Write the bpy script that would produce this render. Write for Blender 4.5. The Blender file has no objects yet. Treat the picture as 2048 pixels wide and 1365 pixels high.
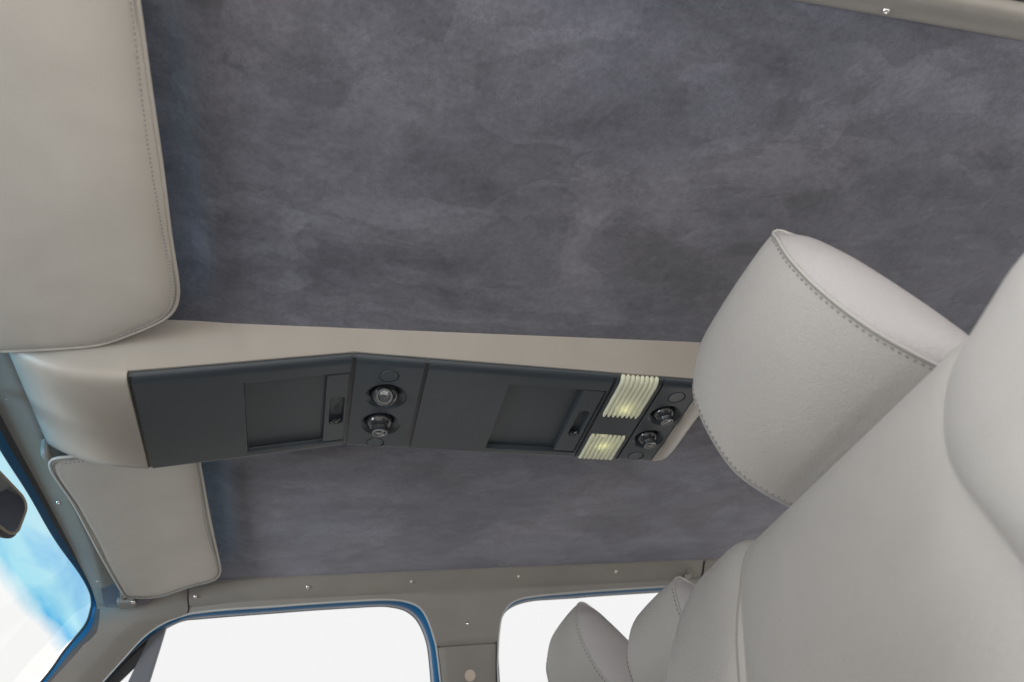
import bpy, bmesh, math, random
from mathutils import Vector, Matrix
random.seed(7)
C = bpy.context.scene.collection
S = 0.7                      # metres per cab unit; all coordinates below are in cab units
ZC = 1.35                    # height of the photographer's lens above the ground, metres

# ------------------------------------------------------------------ camera
cam_d = bpy.data.cameras.new('camera'); cam = bpy.data.objects.new('camera', cam_d); C.objects.link(cam)
cam_d.lens = 26.94; cam_d.sensor_width = 36; cam_d.sensor_fit = 'HORIZONTAL'
cam_d.clip_start = 0.02; cam_d.clip_end = 500
Rm = Matrix(((0.96475985, -0.03696886, -0.26052205), (-0.22443669, -0.63243745, -0.74138454), (-0.13735575, 0.77372875, -0.61844743)))
cam.matrix_world = Matrix.Translation((0, 0, ZC)) @ Rm.to_4x4()
cam_d.dof.use_dof = True; cam_d.dof.focus_distance = 1.15; cam_d.dof.aperture_fstop = 5.6
bpy.context.scene.camera = cam

# ------------------------------------------------------------------ light: bright white overcast all round, soft sun from the open driver's side
w = bpy.data.worlds.new('World'); bpy.context.scene.world = w; w.use_nodes = True
bg = w.node_tree.nodes['Background']; bg.inputs[0].default_value = (1.0, .99, .975, 1); bg.inputs[1].default_value = 2.1
sd = bpy.data.lights.new('sun', 'SUN'); sd.energy = 4.6; sd.angle = math.radians(2); sd.color = (1, .97, .93)   # high sun: reaches the cab by way of the pale ground
sun = bpy.data.objects.new('sun', sd); C.objects.link(sun); sun.location = (-2, -1, 6)
sun.rotation_euler = Vector((.36, -.03, -.93)).to_track_quat('-Z', 'Y').to_euler()
# added soft area lamp, standing in for light off the hood through the windshield
ad = bpy.data.lights.new('hood_fill', 'AREA'); ad.shape = 'RECTANGLE'; ad.size = 1.2; ad.size_y = .8; ad.energy = 230; ad.color = (.93, .97, 1.0)
al = bpy.data.objects.new('hood_fill', ad); C.objects.link(al); al.location = (-1.95, .25, ZC - .22)
al.rotation_euler = (Vector((-.2, .60, ZC + .62)) - al.location).to_track_quat('-Z', 'Z').to_euler()
vs = bpy.context.scene.view_settings
vs.view_transform = 'Standard'; vs.look = 'None'; vs.gamma = 1; vs.exposure = 0.0; vs.use_curve_mapping = False
cy = bpy.context.scene.cycles
cy.max_bounces = 10; cy.diffuse_bounces = 6; cy.transparent_max_bounces = 16; cy.use_denoising = True; cy.sample_clamp_indirect = 6

# ------------------------------------------------------------------ materials
MATS = {}
def new_mat(name):
    m = bpy.data.materials.new(name); m.use_nodes = True; MATS[name] = m
    nt = m.node_tree; b = nt.nodes['Principled BSDF']
    return m, nt, b
def nd(nt, t, **kw):
    n = nt.nodes.new(t)
    for k, v in kw.items(): setattr(n, k, v)
    return n
def noise(nt, scale, detail=3, dist=0, rough=.5, mapping=None):
    tc = nd(nt, 'ShaderNodeTexCoord'); n = nd(nt, 'ShaderNodeTexNoise')
    n.inputs['Scale'].default_value = scale; n.inputs['Detail'].default_value = detail
    n.inputs['Distortion'].default_value = dist; n.inputs['Roughness'].default_value = rough
    if mapping:
        mp = nd(nt, 'ShaderNodeMapping'); mp.inputs['Scale'].default_value = mapping[0]; mp.inputs['Rotation'].default_value = mapping[1]
        nt.links.new(tc.outputs['Object'], mp.inputs[0]); nt.links.new(mp.outputs[0], n.inputs['Vector'])
    else: nt.links.new(tc.outputs['Object'], n.inputs['Vector'])
    return n
def ramp(nt, src, stops):
    r = nd(nt, 'ShaderNodeValToRGB'); e = r.color_ramp.elements
    while len(e) < len(stops): e.new(.5)
    for el, (p, c) in zip(e, stops): el.position = p; el.color = (*c, 1) if len(c) == 3 else c
    nt.links.new(src, r.inputs[0]); return r
def mixc(nt, a, b, f, mode='MIX'):
    m = nd(nt, 'ShaderNodeMix', data_type='RGBA', blend_type=mode)
    for sock, v in ((m.inputs[0], f), (m.inputs[6], a), (m.inputs[7], b)):
        if hasattr(v, 'links'): nt.links.new(v, sock)
        elif isinstance(v, (int, float)): sock.default_value = v
        else: sock.default_value = (*v, 1)
    return m.outputs[2]
def g3(v): return (v, v, v)
def plain(name, col, rough=.5, metal=0, grain=0, gscale=600, var=.06, vscale=9, spec=.5, coat=0):
    m, nt, b = new_mat(name)
    b.inputs['Roughness'].default_value = rough; b.inputs['Metallic'].default_value = metal
    b.inputs['Specular IOR Level'].default_value = spec; b.inputs['Coat Weight'].default_value = coat; b.inputs['Coat Roughness'].default_value = .08
    n = noise(nt, vscale, 4, .4)
    lo = tuple(c*(1-var) for c in col); hi = tuple(min(1, c*(1+var)) for c in col)
    nt.links.new(ramp(nt, n.outputs[0], [(.3, lo), (.7, hi)]).outputs[0], b.inputs['Base Color'])
    if grain:
        n2 = noise(nt, gscale, 2, .3); bp = nd(nt, 'ShaderNodeBump'); bp.inputs['Strength'].default_value = grain; bp.inputs['Distance'].default_value = .0006
        nt.links.new(n2.outputs[0], bp.inputs['Height']); nt.links.new(bp.outputs[0], b.inputs['Normal'])
        if 'visor' in name: waves(nt, bp, 7, .006, .4)
    return m
def waves(nt, bp, sc=8, dist=.005, st=.35):
    n = noise(nt, sc, 2, .6); b2 = nd(nt, 'ShaderNodeBump'); b2.inputs['Strength'].default_value = st; b2.inputs['Distance'].default_value = dist
    nt.links.new(n.outputs[0], b2.inputs['Height']); nt.links.new(b2.outputs[0], bp.inputs['Normal'])
def leather(name, col, grain=.42, gscale=260, rough=.40):
    m, nt, b = new_mat(name); b.inputs['Roughness'].default_value = rough; b.inputs['Specular IOR Level'].default_value = .4
    tc = nd(nt, 'ShaderNodeTexCoord'); v = nd(nt, 'ShaderNodeTexVoronoi', feature='DISTANCE_TO_EDGE'); v.inputs['Scale'].default_value = gscale
    wn = noise(nt, gscale*.6, 2); ad = nd(nt, 'ShaderNodeMix', data_type='VECTOR'); ad.inputs[0].default_value = .006
    nt.links.new(tc.outputs['Object'], ad.inputs[4]); nt.links.new(wn.outputs[1], ad.inputs[5]); nt.links.new(ad.outputs[1], v.inputs['Vector'])
    r = ramp(nt, v.outputs['Distance'], [(0, g3(0)), (.16, g3(1))])
    big = noise(nt, 26, 3); hm = nd(nt, 'ShaderNodeMath', operation='MULTIPLY_ADD'); hm.inputs[1].default_value = 1.6
    nt.links.new(big.outputs[0], hm.inputs[0]); nt.links.new(r.outputs[0], hm.inputs[2])
    bp = nd(nt, 'ShaderNodeBump'); bp.inputs['Strength'].default_value = grain; bp.inputs['Distance'].default_value = .0007
    nt.links.new(hm.outputs[0], bp.inputs['Height']); nt.links.new(bp.outputs[0], b.inputs['Normal']); waves(nt, bp)
    cn = noise(nt, 6, 4, .6)
    nt.links.new(ramp(nt, cn.outputs[0], [(.3, tuple(c*.95 for c in col)), (.7, tuple(c*1.04 for c in col))]).outputs[0], b.inputs['Base Color'])
    return m
def suede():
    m, nt, b = new_mat('suede'); b.inputs['Roughness'].default_value = .95; b.inputs['Specular IOR Level'].default_value = .1
    b.inputs['Sheen Weight'].default_value = .35; b.inputs['Sheen Roughness'].default_value = .5; b.inputs['Sheen Tint'].default_value = (.8, .8, .9, 1)
    big = noise(nt, 2.6, 3, .3, .5, ((1, 1.2, 1), (0, 0, .5)))
    blot = noise(nt, 7.5, 9, .25, .70, ((.85, 1.15, 1), (0, 0, -.3)))
    strk = noise(nt, 5, 6, .9, .62, ((.75, 1.7, 1), (0, 0, -.6)))
    nap = noise(nt, 3.0, 4, .9, .55, ((1.0, 1.4, 1), (0, 0, .9)))
    mott = noise(nt, 150, 4, .2, .7)
    fine = noise(nt, 1300, 2)
    c1 = ramp(nt, big.outputs[0], [(.34, (.083, .085, .108)), (.66, (.114, .112, .130))]).outputs[0]
    b1 = ramp(nt, blot.outputs[0], [(.36, g3(.69)), (.50, g3(.99)), (.64, g3(1.22))]).outputs[0]
    s1 = ramp(nt, strk.outputs[0], [(.38, g3(.86)), (.41, g3(1.0)), (.57, g3(1.0)), (.59, g3(1.14))]).outputs[0]
    n1 = ramp(nt, nap.outputs[0], [(.50, g3(.90)), (.515, g3(1.07))]).outputs[0]
    m1 = ramp(nt, mott.outputs[0], [(.3, g3(.82)), (.7, g3(1.15))]).outputs[0]
    f1 = ramp(nt, fine.outputs[0], [(.3, g3(.72)), (.7, g3(1.28))]).outputs[0]
    tcv = nd(nt, 'ShaderNodeTexCoord'); mpv = nd(nt, 'ShaderNodeMapping'); mpv.inputs['Scale'].default_value = (.75, 1.5, 1); mpv.inputs['Rotation'].default_value = (0, 0, -.75)
    nv = noise(nt, 6, 4, .4); av = nd(nt, 'ShaderNodeMix', data_type='VECTOR'); av.inputs[0].default_value = .16
    nt.links.new(tcv.outputs['Object'], mpv.inputs[0]); nt.links.new(mpv.outputs[0], av.inputs[4]); nt.links.new(nv.outputs[1], av.inputs[5])
    vv = nd(nt, 'ShaderNodeTexVoronoi'); vv.inputs['Scale'].default_value = 8.5; nt.links.new(av.outputs[1], vv.inputs['Vector'])
    sv = nd(nt, 'ShaderNodeSeparateColor'); nt.links.new(vv.outputs['Color'], sv.inputs[0])
    v1 = ramp(nt, sv.outputs[0], [(.0, g3(.84)), (.25, g3(.96)), (.75, g3(1.03)), (1, g3(1.14))]).outputs[0]
    c = c1
    for q in (v1, b1, s1, n1, m1, f1): c = mixc(nt, c, q, 1, 'MULTIPLY')
    nt.links.new(c, b.inputs['Base Color'])
    bp = nd(nt, 'ShaderNodeBump'); bp.inputs['Strength'].default_value = .25; bp.inputs['Distance'].default_value = .0006
    nt.links.new(fine.outputs[0], bp.inputs['Height']); nt.links.new(bp.outputs[0], b.inputs['Normal'])
suede()
leather('seat_leather', (.328, .313, .298)); leather('seat_leather_side_shade', (.300, .284, .284))  # headrest sides: same leather in a darker tone, their shade painted in
plain('visor_vinyl', (.385, .360, .330), .55, grain=.25, gscale=700)
plain('trim_vinyl', (.198, .186, .170), .5, grain=.2, gscale=800)
plain('console_tan', (.272, .250, .222), .45, grain=.25, gscale=700)
plain('dark_plastic', (.024, .032, .041), .36, grain=.35, gscale=1400, var=.1)
plain('darker_plastic', (.022, .025, .030), .45, grain=.35, gscale=1400, var=.1)
plain('lamp_bezel', (.11, .115, .12), .3); plain('gloss_black', (.02, .022, .026), .22)
plain('blue_paint', (.0, .080, .20), .45, spec=.15)
plain('light_bead', (.40, .42, .42), .4)
plain('grey_channel', (.28, .30, .34), .38, metal=.3)
plain('rubber', (.035, .036, .042), .6)
plain('vent_frame', (.10, .105, .125), .5)
plain('thread', (.16, .153, .147), .7); plain('thread_dark', (.20, .19, .18), .7)
plain('steel', (.75, .74, .72), .18, metal=1)
plain('screw_slot', (.05, .05, .05), .5)
plain('cap_tan', (.50, .41, .34), .45)
plain('carpet', (.06, .06, .065), .95)
plain('mirror_glass', (.35, .38, .42), .04, metal=1)
plain('bezel_warm', (.16, .14, .11), .3)
def lens_mats():
    m, nt, b = new_mat('lamp_lens'); nt.nodes.remove(b)
    d = nd(nt, 'ShaderNodeBsdfDiffuse'); d.inputs[0].default_value = (.86, .87, .78, 1)
    t = nd(nt, 'ShaderNodeBsdfTranslucent'); t.inputs[0].default_value = (.90, .92, .74, 1)
    g = nd(nt, 'ShaderNodeBsdfGlossy'); g.inputs[1].default_value = .25
    mx = nd(nt, 'ShaderNodeMixShader'); mx.inputs[0].default_value = .55; m2 = nd(nt, 'ShaderNodeMixShader'); m2.inputs[0].default_value = .05
    nt.links.new(d.outputs[0], mx.inputs[1]); nt.links.new(t.outputs[0], mx.inputs[2]); nt.links.new(mx.outputs[0], m2.inputs[1]); nt.links.new(g.outputs[0], m2.inputs[2])
    nt.links.new(m2.outputs[0], nt.nodes['Material Output'].inputs[0])
    m, nt, b = new_mat('bulb'); b.inputs['Base Color'].default_value = (1, .9, .6, 1)
    b.inputs['Emission Color'].default_value = (1, .93, .68, 1); b.inputs['Emission Strength'].default_value = 11
    m, nt, b = new_mat('clear_lens'); b.inputs['Roughness'].default_value = .12; b.inputs['Metallic'].default_value = .6
    n = noise(nt, 420, 2, 1.5); nt.links.new(ramp(nt, n.outputs[0], [(.35, (.03, .034, .038)), (.65, (.22, .23, .235))]).outputs[0], b.inputs['Base Color'])
    def pane(name, col_node):
        m, nt, b = new_mat(name); nt.nodes.remove(b)
        tr = nd(nt, 'ShaderNodeBsdfTransparent'); gl = nd(nt, 'ShaderNodeBsdfGlossy'); gl.inputs[1].default_value = .02
        fr = nd(nt, 'ShaderNodeFresnel'); fr.inputs[0].default_value = 1.35; mx = nd(nt, 'ShaderNodeMixShader')
        col_node(nt, tr)
        fm = nd(nt, 'ShaderNodeMath', operation='MULTIPLY'); fm.inputs[1].default_value = .05; nt.links.new(fr.outputs[0], fm.inputs[0]); nt.links.new(fm.outputs[0], mx.inputs[0]); nt.links.new(tr.outputs[0], mx.inputs[1]); nt.links.new(gl.outputs[0], mx.inputs[2])
        nt.links.new(mx.outputs[0], nt.nodes['Material Output'].inputs[0])
    def side(nt, tr): tr.inputs[0].default_value = (.430, .435, .441, 1)
    pane('side_glass', side)
    def band(nt, tr):
        tc = nd(nt, 'ShaderNodeTexCoord'); sx = nd(nt, 'ShaderNodeSeparateXYZ'); nt.links.new(tc.outputs['Object'], sx.inputs[0])
        n = noise(nt, 5, 3, .8, .5, ((1, .7, 3), (0, 0, 0)))
        ma = nd(nt, 'ShaderNodeMath', operation='MULTIPLY_ADD'); ma.inputs[1].default_value = .03; nt.links.new(n.outputs[0], ma.inputs[0]); nt.links.new(sx.outputs[2], ma.inputs[2])
        mr = nd(nt, 'ShaderNodeMapRange'); mr.inputs[1].default_value = (.9+.855)*S - .008 + .015; mr.inputs[2].default_value = (.9+.95)*S + .015; nt.links.new(ma.outputs[0], mr.inputs[0])
        deep = ramp(nt, noise(nt, 4.2, 3, .6, .5, ((1, .8, 3.5), (0, 0, 0))).outputs[0], [(.35, (.022, .225, .41)), (.62, (.165, .365, .44))]).outputs[0]  # noise in the tint paints cloud reflections into the glass colour
        f = ramp(nt, mr.outputs[0], [(0, g3(0)), (.30, g3(.95)), (1, g3(.75))]).outputs[0]
        nt.links.new(mixc(nt, (.46, .465, .465), deep, f), tr.inputs[0])
    pane('windshield_glass', band)
lens_mats()

# ------------------------------------------------------------------ mesh helpers
def V(p): return Vector((p[0]*S, p[1]*S, p[2]*S))
def W(p): return Vector((p[0]*S, p[1]*S, p[2]*S + ZC))
def tag(o, label=None, cat=None, group=None, kind=None):
    for k, v in (('label', label), ('category', cat), ('group', group), ('kind', kind)):
        if v: o[k] = v
    return o
ORG = {}
def empty(name, loc, label, cat, group=None):
    o = bpy.data.objects.new(name, None); C.objects.link(o); o.location = W(loc); o.empty_display_size = .05
    ORG[o.name] = Vector(loc); return tag(o, label, cat, group)
def org(o):
    while o is not None:
        if o.name in ORG: return ORG[o.name]
        o = o.parent
    return Vector((0, 0, 0))
def link(name, me, mat, parent, mat_first=True):
    o = bpy.data.objects.new(name, me); C.objects.link(o)
    if mat and not me.materials: me.materials.append(MATS[mat])
    if parent is not None: o.parent = parent
    return o
def finish(me, sharp=35):
    me.polygons.foreach_set('use_smooth', [True]*len(me.polygons)); me.set_sharp_from_angle(angle=math.radians(sharp)); me.update()
def mk(name, verts, faces, mat, parent=None, sharp=35, bevel=0, segs=2, thick=0, kind=None, label=None, wn=False, cutters=None, sub=0, recalc=True, bang=30):
    """one mesh object from cab-unit coordinates; local to its thing's base"""
    o0 = org(parent); me = bpy.data.meshes.new(name)
    me.from_pydata([V(Vector(v) - o0) for v in verts], [], faces)
    bm = bmesh.new(); bm.from_mesh(me)
    bmesh.ops.remove_doubles(bm, verts=bm.verts, dist=1e-6)
    if recalc: bmesh.ops.recalc_face_normals(bm, faces=bm.faces)
    bm.to_mesh(me); bm.free()
    o = link(name, me, mat, parent)
    if bevel or thick or cutters or sub:
        tmp = []
        if thick:
            md = o.modifiers.new('t', 'SOLIDIFY'); md.thickness = thick*S; md.offset = 0
        for cm in cutters or []:
            co = bpy.data.objects.new('cut', cm); C.objects.link(co); co.parent = parent; tmp.append(co)
            md = o.modifiers.new('b', 'BOOLEAN'); md.object = co; md.operation = 'DIFFERENCE'; md.solver = 'EXACT'
        if sub:
            md = o.modifiers.new('s', 'SUBSURF'); md.levels = sub; md.render_levels = sub
        if bevel:
            md = o.modifiers.new('v', 'BEVEL'); md.width = bevel*S; md.segments = segs; md.limit_method = 'ANGLE'; md.angle_limit = math.radians(bang)
        bpy.context.view_layer.update()
        nm = bpy.data.meshes.new_from_object(o.evaluated_get(bpy.context.evaluated_depsgraph_get()))
        o.modifiers.clear(); o.data = nm; nm.name = name
        if not nm.materials: nm.materials.append(MATS[mat])
        for co in tmp: bpy.data.objects.remove(co)
    finish(o.data, sharp)
    if cutters or bevel or wn:
        md = o.modifiers.new('weighted', 'WEIGHTED_NORMAL'); md.keep_sharp = True; md.weight = 80
    if kind: o['kind'] = kind
    if label: o['label'] = label
    return o
def cutter(verts, faces, parent):
    o0 = org(parent); me = bpy.data.meshes.new('cut'); me.from_pydata([V(Vector(v) - o0) for v in verts], [], faces)
    bm = bmesh.new(); bm.from_mesh(me); bmesh.ops.recalc_face_normals(bm, faces=bm.faces); bm.to_mesh(me); bm.free(); return me
def grid(rows, closed=False, caps=False):
    n = len(rows[0]); v = [p for r in rows for p in r]; f = []
    for i in range(len(rows)-1):
        for j in range(n if closed else n-1):
            k = (j+1) % n; f.append((i*n+j, i*n+k, (i+1)*n+k, (i+1)*n+j))
    if caps: f.append(tuple(range(n))); f.append(tuple(reversed(range((len(rows)-1)*n, len(rows)*n))))
    return v, f
def catmull(pts, n, closed=False):
    """n points evenly spaced along a smooth curve through pts"""
    P = [Vector(p) for p in pts]; m = len(P); out = []
    segs = m if closed else m-1
    for i in range(segs):
        p0, p1, p2, p3 = (P[(i+k) % m] for k in (-1, 0, 1, 2)) if closed else (P[max(i-1, 0)], P[i], P[i+1], P[min(i+2, m-1)])
        for k in range(12):
            t = k/12; out.append(.5*((2*p1) + (p2-p0)*t + (2*p0-5*p1+4*p2-p3)*t*t + (3*p1-p0-3*p2+p3)*t**3))
    out.append(P[0].copy() if closed else P[-1])
    L = [0]
    for a, b in zip(out, out[1:]): L.append(L[-1] + (b-a).length)
    res = []; j = 0
    for k in range(n):
        d = L[-1]*k/(n if closed else n-1)
        while j < len(L)-2 and L[j+1] < d: j += 1
        t = (d-L[j])/max(1e-9, L[j+1]-L[j]); res.append(out[j].lerp(out[j+1], min(1, t)))
    return res
def catseg(pts, k):
    P = [Vector(p) for p in pts]; m = len(P); out = []
    for i in range(m-1):
        p0, p1, p2, p3 = P[max(i-1, 0)], P[i], P[i+1], P[min(i+2, m-1)]
        for q in range(k):
            t = q/k; c = .5*((2*p1) + (p2-p0)*t + (2*p0-5*p1+4*p2-p3)*t*t + (3*p1-p0-3*p2+p3)*t**3); l = p1.lerp(p2, t); out.append(c.lerp(l, .35))
    out.append(P[-1]); return out
def tube(pts, r, segs=8, closed=False, sq=1.0):
    P = [Vector(p) for p in pts]; n = len(P); rows = []; up = None
    for i in range(n):
        t = (P[(i+1) % n]-P[i-1]) if closed else (P[min(i+1, n-1)]-P[max(i-1, 0)])
        t.normalize()
        if up is None: up = t.orthogonal().normalized()
        up = (up - t*up.dot(t)).normalized(); s = t.cross(up)
        rr = r(i/(n-1)) if callable(r) else r
        rows.append([P[i] + (up*math.cos(a) + s*math.sin(a)*sq)*rr for a in (2*math.pi*k/segs for k in range(segs))])
    if closed: rows.append(rows[0]); return grid(rows, True)
    return grid(rows, True, True)
def frame(o, ex, ey):
    ex = Vector(ex).normalized(); ey = Vector(ey); ey = (ey - ex*ey.dot(ex)).normalized(); return Vector(o), ex, ey, ex.cross(ey)
def pillow(outline, fr, tf, tb, rings=18, pf=6, pb=6, extra=None):
    """cushion: closed 2D outline in a frame, domed front (+normal) and back"""
    o, ex, ey, en = fr; n = len(outline)
    cx = sum(p[0] for p in outline)/n; cyy = sum(p[1] for p in outline)/n
    rows = []
    def ring(rho, t, pw, sg):
        h = sg*t*max(0, 1-rho**pw)**.5; r = []
        for p in outline:
            a = cx+(p[0]-cx)*rho; b = cyy+(p[1]-cyy)*rho
            hh = h + (extra(a, b, rho) if extra and sg > 0 else 0)
            r.append(o + ex*a + ey*b + en*hh)
        return r
    rh = [1-(1-k/rings)**2.2 for k in range(rings+1)]
    for k in range(1, rings+1): rows.append(ring(rh[k], tf, pf, 1))
    for k in range(rings-1, 0, -1): rows.append(ring(rh[k], tb, pb, -1))
    v, f = grid(rows, True)
    c0 = len(v); v.append(o + ex*cx + ey*cyy + en*(tf + (extra(cx, cyy, 0) if extra else 0))); c1 = len(v); v.append(o + ex*cx + ey*cyy - en*tb)
    b = (len(rows)-1)*n
    for j in range(n): f.append((c0, (j+1) % n, j)); f.append((c1, b+j, b+(j+1) % n))
    return v, f
def rrect(hw, hh, r, n=8):
    out = []
    for cxx, cyy, a0 in ((hw-r, hh-r, 0), (-hw+r, hh-r, 90), (-hw+r, -hh+r, 180), (hw-r, -hh+r, 270)):
        for k in range(n+1):
            a = math.radians(a0+90*k/n); out.append((cxx+r*math.cos(a), cyy+r*math.sin(a)))
    return out
def dense(poly, step=.02):
    out = []
    for a, b in zip(poly, poly[1:]+poly[:1]):
        L = math.hypot(b[0]-a[0], b[1]-a[1]); m = max(1, int(L/step))
        for k in range(m): out.append((a[0]+(b[0]-a[0])*k/m, a[1]+(b[1]-a[1])*k/m))
    return out
def lathe(prof, fr, segs=32, cap=True):
    o, ex, ey, en = fr
    rows = [[o + (ex*math.cos(a)+ey*math.sin(a))*max(r, 1e-4) + en*h for a in (2*math.pi*k/segs for k in range(segs))] for r, h in prof]
    return grid(rows, True, cap)
def box(lo, hi):
    v = [(x, y, z) for z in (lo[2], hi[2]) for y in (lo[1], hi[1]) for x in (lo[0], hi[0])]
    return v, [(0, 2, 3, 1), (4, 5, 7, 6), (0, 1, 5, 4), (2, 6, 7, 3), (0, 4, 6, 2), (1, 3, 7, 5)]
def prism(poly, fr, h0, h1):
    o, ex, ey, en = fr
    return grid([[o+ex*a+ey*b+en*h for a, b in poly] for h in (h0, h1)], True, True)
def stitches(path, nrm, length, gap, r, off=0.0):
    """little thread bars along a path (nrm: outward direction per point)"""
    v, f = [], []; n = len(path); P = [Vector(p) for p in path]
    tot = sum((b-a).length for a, b in zip(P, P[1:])); cnt = int(tot/(length+gap)); q = catmull(P, cnt*2+1)
    for i in range(cnt):
        a, b = q[2*i], q[2*i+1]; t = (b-a).normalized(); N = Vector(nrm).normalized(); N = (N-t*N.dot(t)).normalized(); sd_ = t.cross(N); mid = (a+b)/2 + N*off
        L = length/2; k = len(v)
        for s, sc in ((-1, .25), (-.6, 1), (.6, 1), (1, .25)):
            for c, d in ((1, 0), (0, 1), (-1, 0), (0, -1)): v.append(mid + t*L*s + (sd_*c + N*d)*r*sc)
        for j in range(3):
            for c in range(4): f.append((k+j*4+c, k+j*4+(c+1) % 4, k+j*4+4+(c+1) % 4, k+j*4+4+c))
        f.append((k, k+1, k+2, k+3)); f.append((k+15, k+14, k+13, k+12))
    return v, f
SCREW = {}
def screw(p, nrm, parent, r=.0056):
    """cross-head trim screw; the mesh is shared"""
    if 'm' not in SCREW:
        fr = frame((0, 0, 0), (1, 0, 0), (0, 1, 0))
        v, f = lathe([(1, 0), (1.0, .15), (.86, .42), (.55, .62), (.3, .66), (.22, .45)], fr, 16)
        me = bpy.data.meshes.new('screw'); me.from_pydata(v, [], f); me.materials.append(MATS['steel'])
        bm = bmesh.new(); bm.from_mesh(me); bmesh.ops.recalc_face_normals(bm, faces=bm.faces); bm.to_mesh(me); bm.free(); finish(me, 50); SCREW['m'] = me
        v, f = [], []
        for a in (box((-.5, -.1, .55), (.5, .1, .68)), box((-.1, -.5, .55), (.1, .5, .682))):
            f += [tuple(i+len(v) for i in q) for q in a[1]]; v += a[0]
        m2 = bpy.data.meshes.new('slot'); m2.from_pydata(v, [], f); m2.materials.append(MATS['screw_slot']); SCREW['s'] = m2
    o = bpy.data.objects.new('screw', SCREW['m']); C.objects.link(o); o.parent = parent
    q = Vector(nrm).to_track_quat('Z', 'Y')
    o.rotation_mode = 'QUATERNION'; o.rotation_quaternion = q @ Matrix.Rotation(random.uniform(0, 1.5), 3, 'Z').to_quaternion()
    o.location = V(Vector(p)-org(parent)); o.scale = (r*S,)*3
    return o
def sstep(a, b, x):
    t = min(1, max(0, (x-a)/(b-a))); return t*t*(3-2*t)
def interp(x, xs, ys):
    if x <= xs[0]: return ys[0]
    for i in range(len(xs)-1):
        if x <= xs[i+1]: return ys[i]+(ys[i+1]-ys[i])*(x-xs[i])/(xs[i+1]-xs[i])
    return ys[-1]

# ================================================================== ground outside
gm = bpy.data.meshes.new('ground'); gm.from_pydata([(-60, -60, 0), (60, -60, 0), (60, 60, 0), (-60, 60, 0)], [], [(0, 1, 2, 3)])
plain('concrete', (.55, .53, .50), .9, grain=.3, gscale=200, var=.12, vscale=2); gm.materials.append(MATS['concrete'])
tag(link('ground', gm, None, None), 'pale concrete ground under the truck', kind='structure')
# ================================================================== the cab
cab = empty('truck_cab', (0.7, 1.4, -.9), 'grey vinyl-trimmed cab of a blue pickup truck with suede headliner, seen from below', 'truck cab')
EX = [-.53, -.484, -.4655, -.431, -.3865, -.347, -.315, -.24, -.15]; EZ = [.935, .933, .926, .936, .958, .974, .983, .996, 1.0]
def headz(x, y):
    e = abs(y-1.4); wgt = sstep(.72, .99, e)
    return (1.0 + .034*(1-sstep(-.20, -.135, x))*sstep(.21, .33, e))*(1-wgt) + interp(x, EX, EZ)*wgt + .004*wgt
ys = [.385+2.03*k/80 for k in range(81)]; xs = [-.53+.01*k for k in range(46)] + [-.05+.05*k for k in range(52)]
def headp(x, y):
    return (x, y, headz(x, y))
v, f = grid([[headp(x, y) for y in ys] for x in xs])
mk('headliner', v, f, 'suede', cab, thick=0, label='charcoal blue brushed suede headliner with darker nap marks')
mk('roof_skin', *box((-.60, .33, 1.055), (2.6, 2.47, 1.07)), 'blue_paint', cab)

# ---- passenger side trim above and between the windows
FO = [(-0.6, 2.520, 0.66), (-0.5589, 2.5072, 0.711), (-0.5208, 2.4954, 0.7583), (-0.47, 2.4802, 0.8192), (-0.423, 2.4667, 0.8733), (-0.3721, 2.4582, 0.907), (-0.3129, 2.4535, 0.926), (-0.2767, 2.4522, 0.9311), (-0.1913, 2.4512, 0.9352), (-0.0745, 2.4509, 0.9365), (0.0455, 2.4502, 0.9393), (0.1688, 2.4498, 0.9408), (0.2635, 2.4498, 0.9407), (0.3195, 2.4509, 0.9366), (0.3598, 2.4532, 0.9272), (0.3918, 2.4574, 0.9106), (0.4121, 2.4643, 0.8827), (0.4256, 2.4727, 0.8494), (0.4343, 2.4801, 0.8196), (0.4413, 2.4868, 0.793), (0.4472, 2.5001, 0.7396), (0.4516, 2.5125, 0.69), (0.4559, 2.5247, 0.6412), (.462, 2.55, .54)]
FG = [(-.66, 2.582, .63), (-0.6091, 2.5688, 0.6849), (-0.5477, 2.5527, 0.7493), (-0.4906, 2.5358, 0.8168), (-0.4299, 2.521, 0.8761), (-0.3778, 2.5131, 0.9074), (-0.3304, 2.5082, 0.9272), (-0.2806, 2.5075, 0.9302), (-0.1937, 2.5068, 0.9327), (-0.0749, 2.5062, 0.9352), (0.0471, 2.5055, 0.9378), (0.1725, 2.5053, 0.939), (0.2687, 2.5053, 0.9388), (0.3175, 2.507, 0.9318), (0.3501, 2.5097, 0.9211), (0.3792, 2.515, 0.8999), (0.3982, 2.5217, 0.8733), (0.4105, 2.5286, 0.8457), (0.4194, 2.5361, 0.8155), (0.4233, 2.5435, 0.7859), (0.4267, 2.5544, 0.7423), (0.4286, 2.5634, 0.7064), (0.43, 2.5758, 0.657), (.432, 2.602, .55)]
FR = [(.628, 2.55, .54), (0.6332, 2.528, 0.6279), (0.6369, 2.5158, 0.677), (0.6384, 2.5032, 0.7271), (0.6459, 2.4861, 0.7954), (0.6519, 2.4777, 0.8294), (0.6593, 2.4702, 0.8592), (0.6695, 2.465, 0.88), (0.6847, 2.4606, 0.8976), (0.7031, 2.4573, 0.9107), (0.73, 2.4549, 0.9203), (0.7745, 2.4535, 0.9261), (0.8371, 2.4526, 0.9295), (0.9277, 2.4521, 0.9318), (1.02, 2.4515, 0.9341), (1.297, 2.4508, 0.9367), (1.6099, 2.4508, 0.9369), (1.75, 2.4508, .936)]
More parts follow.
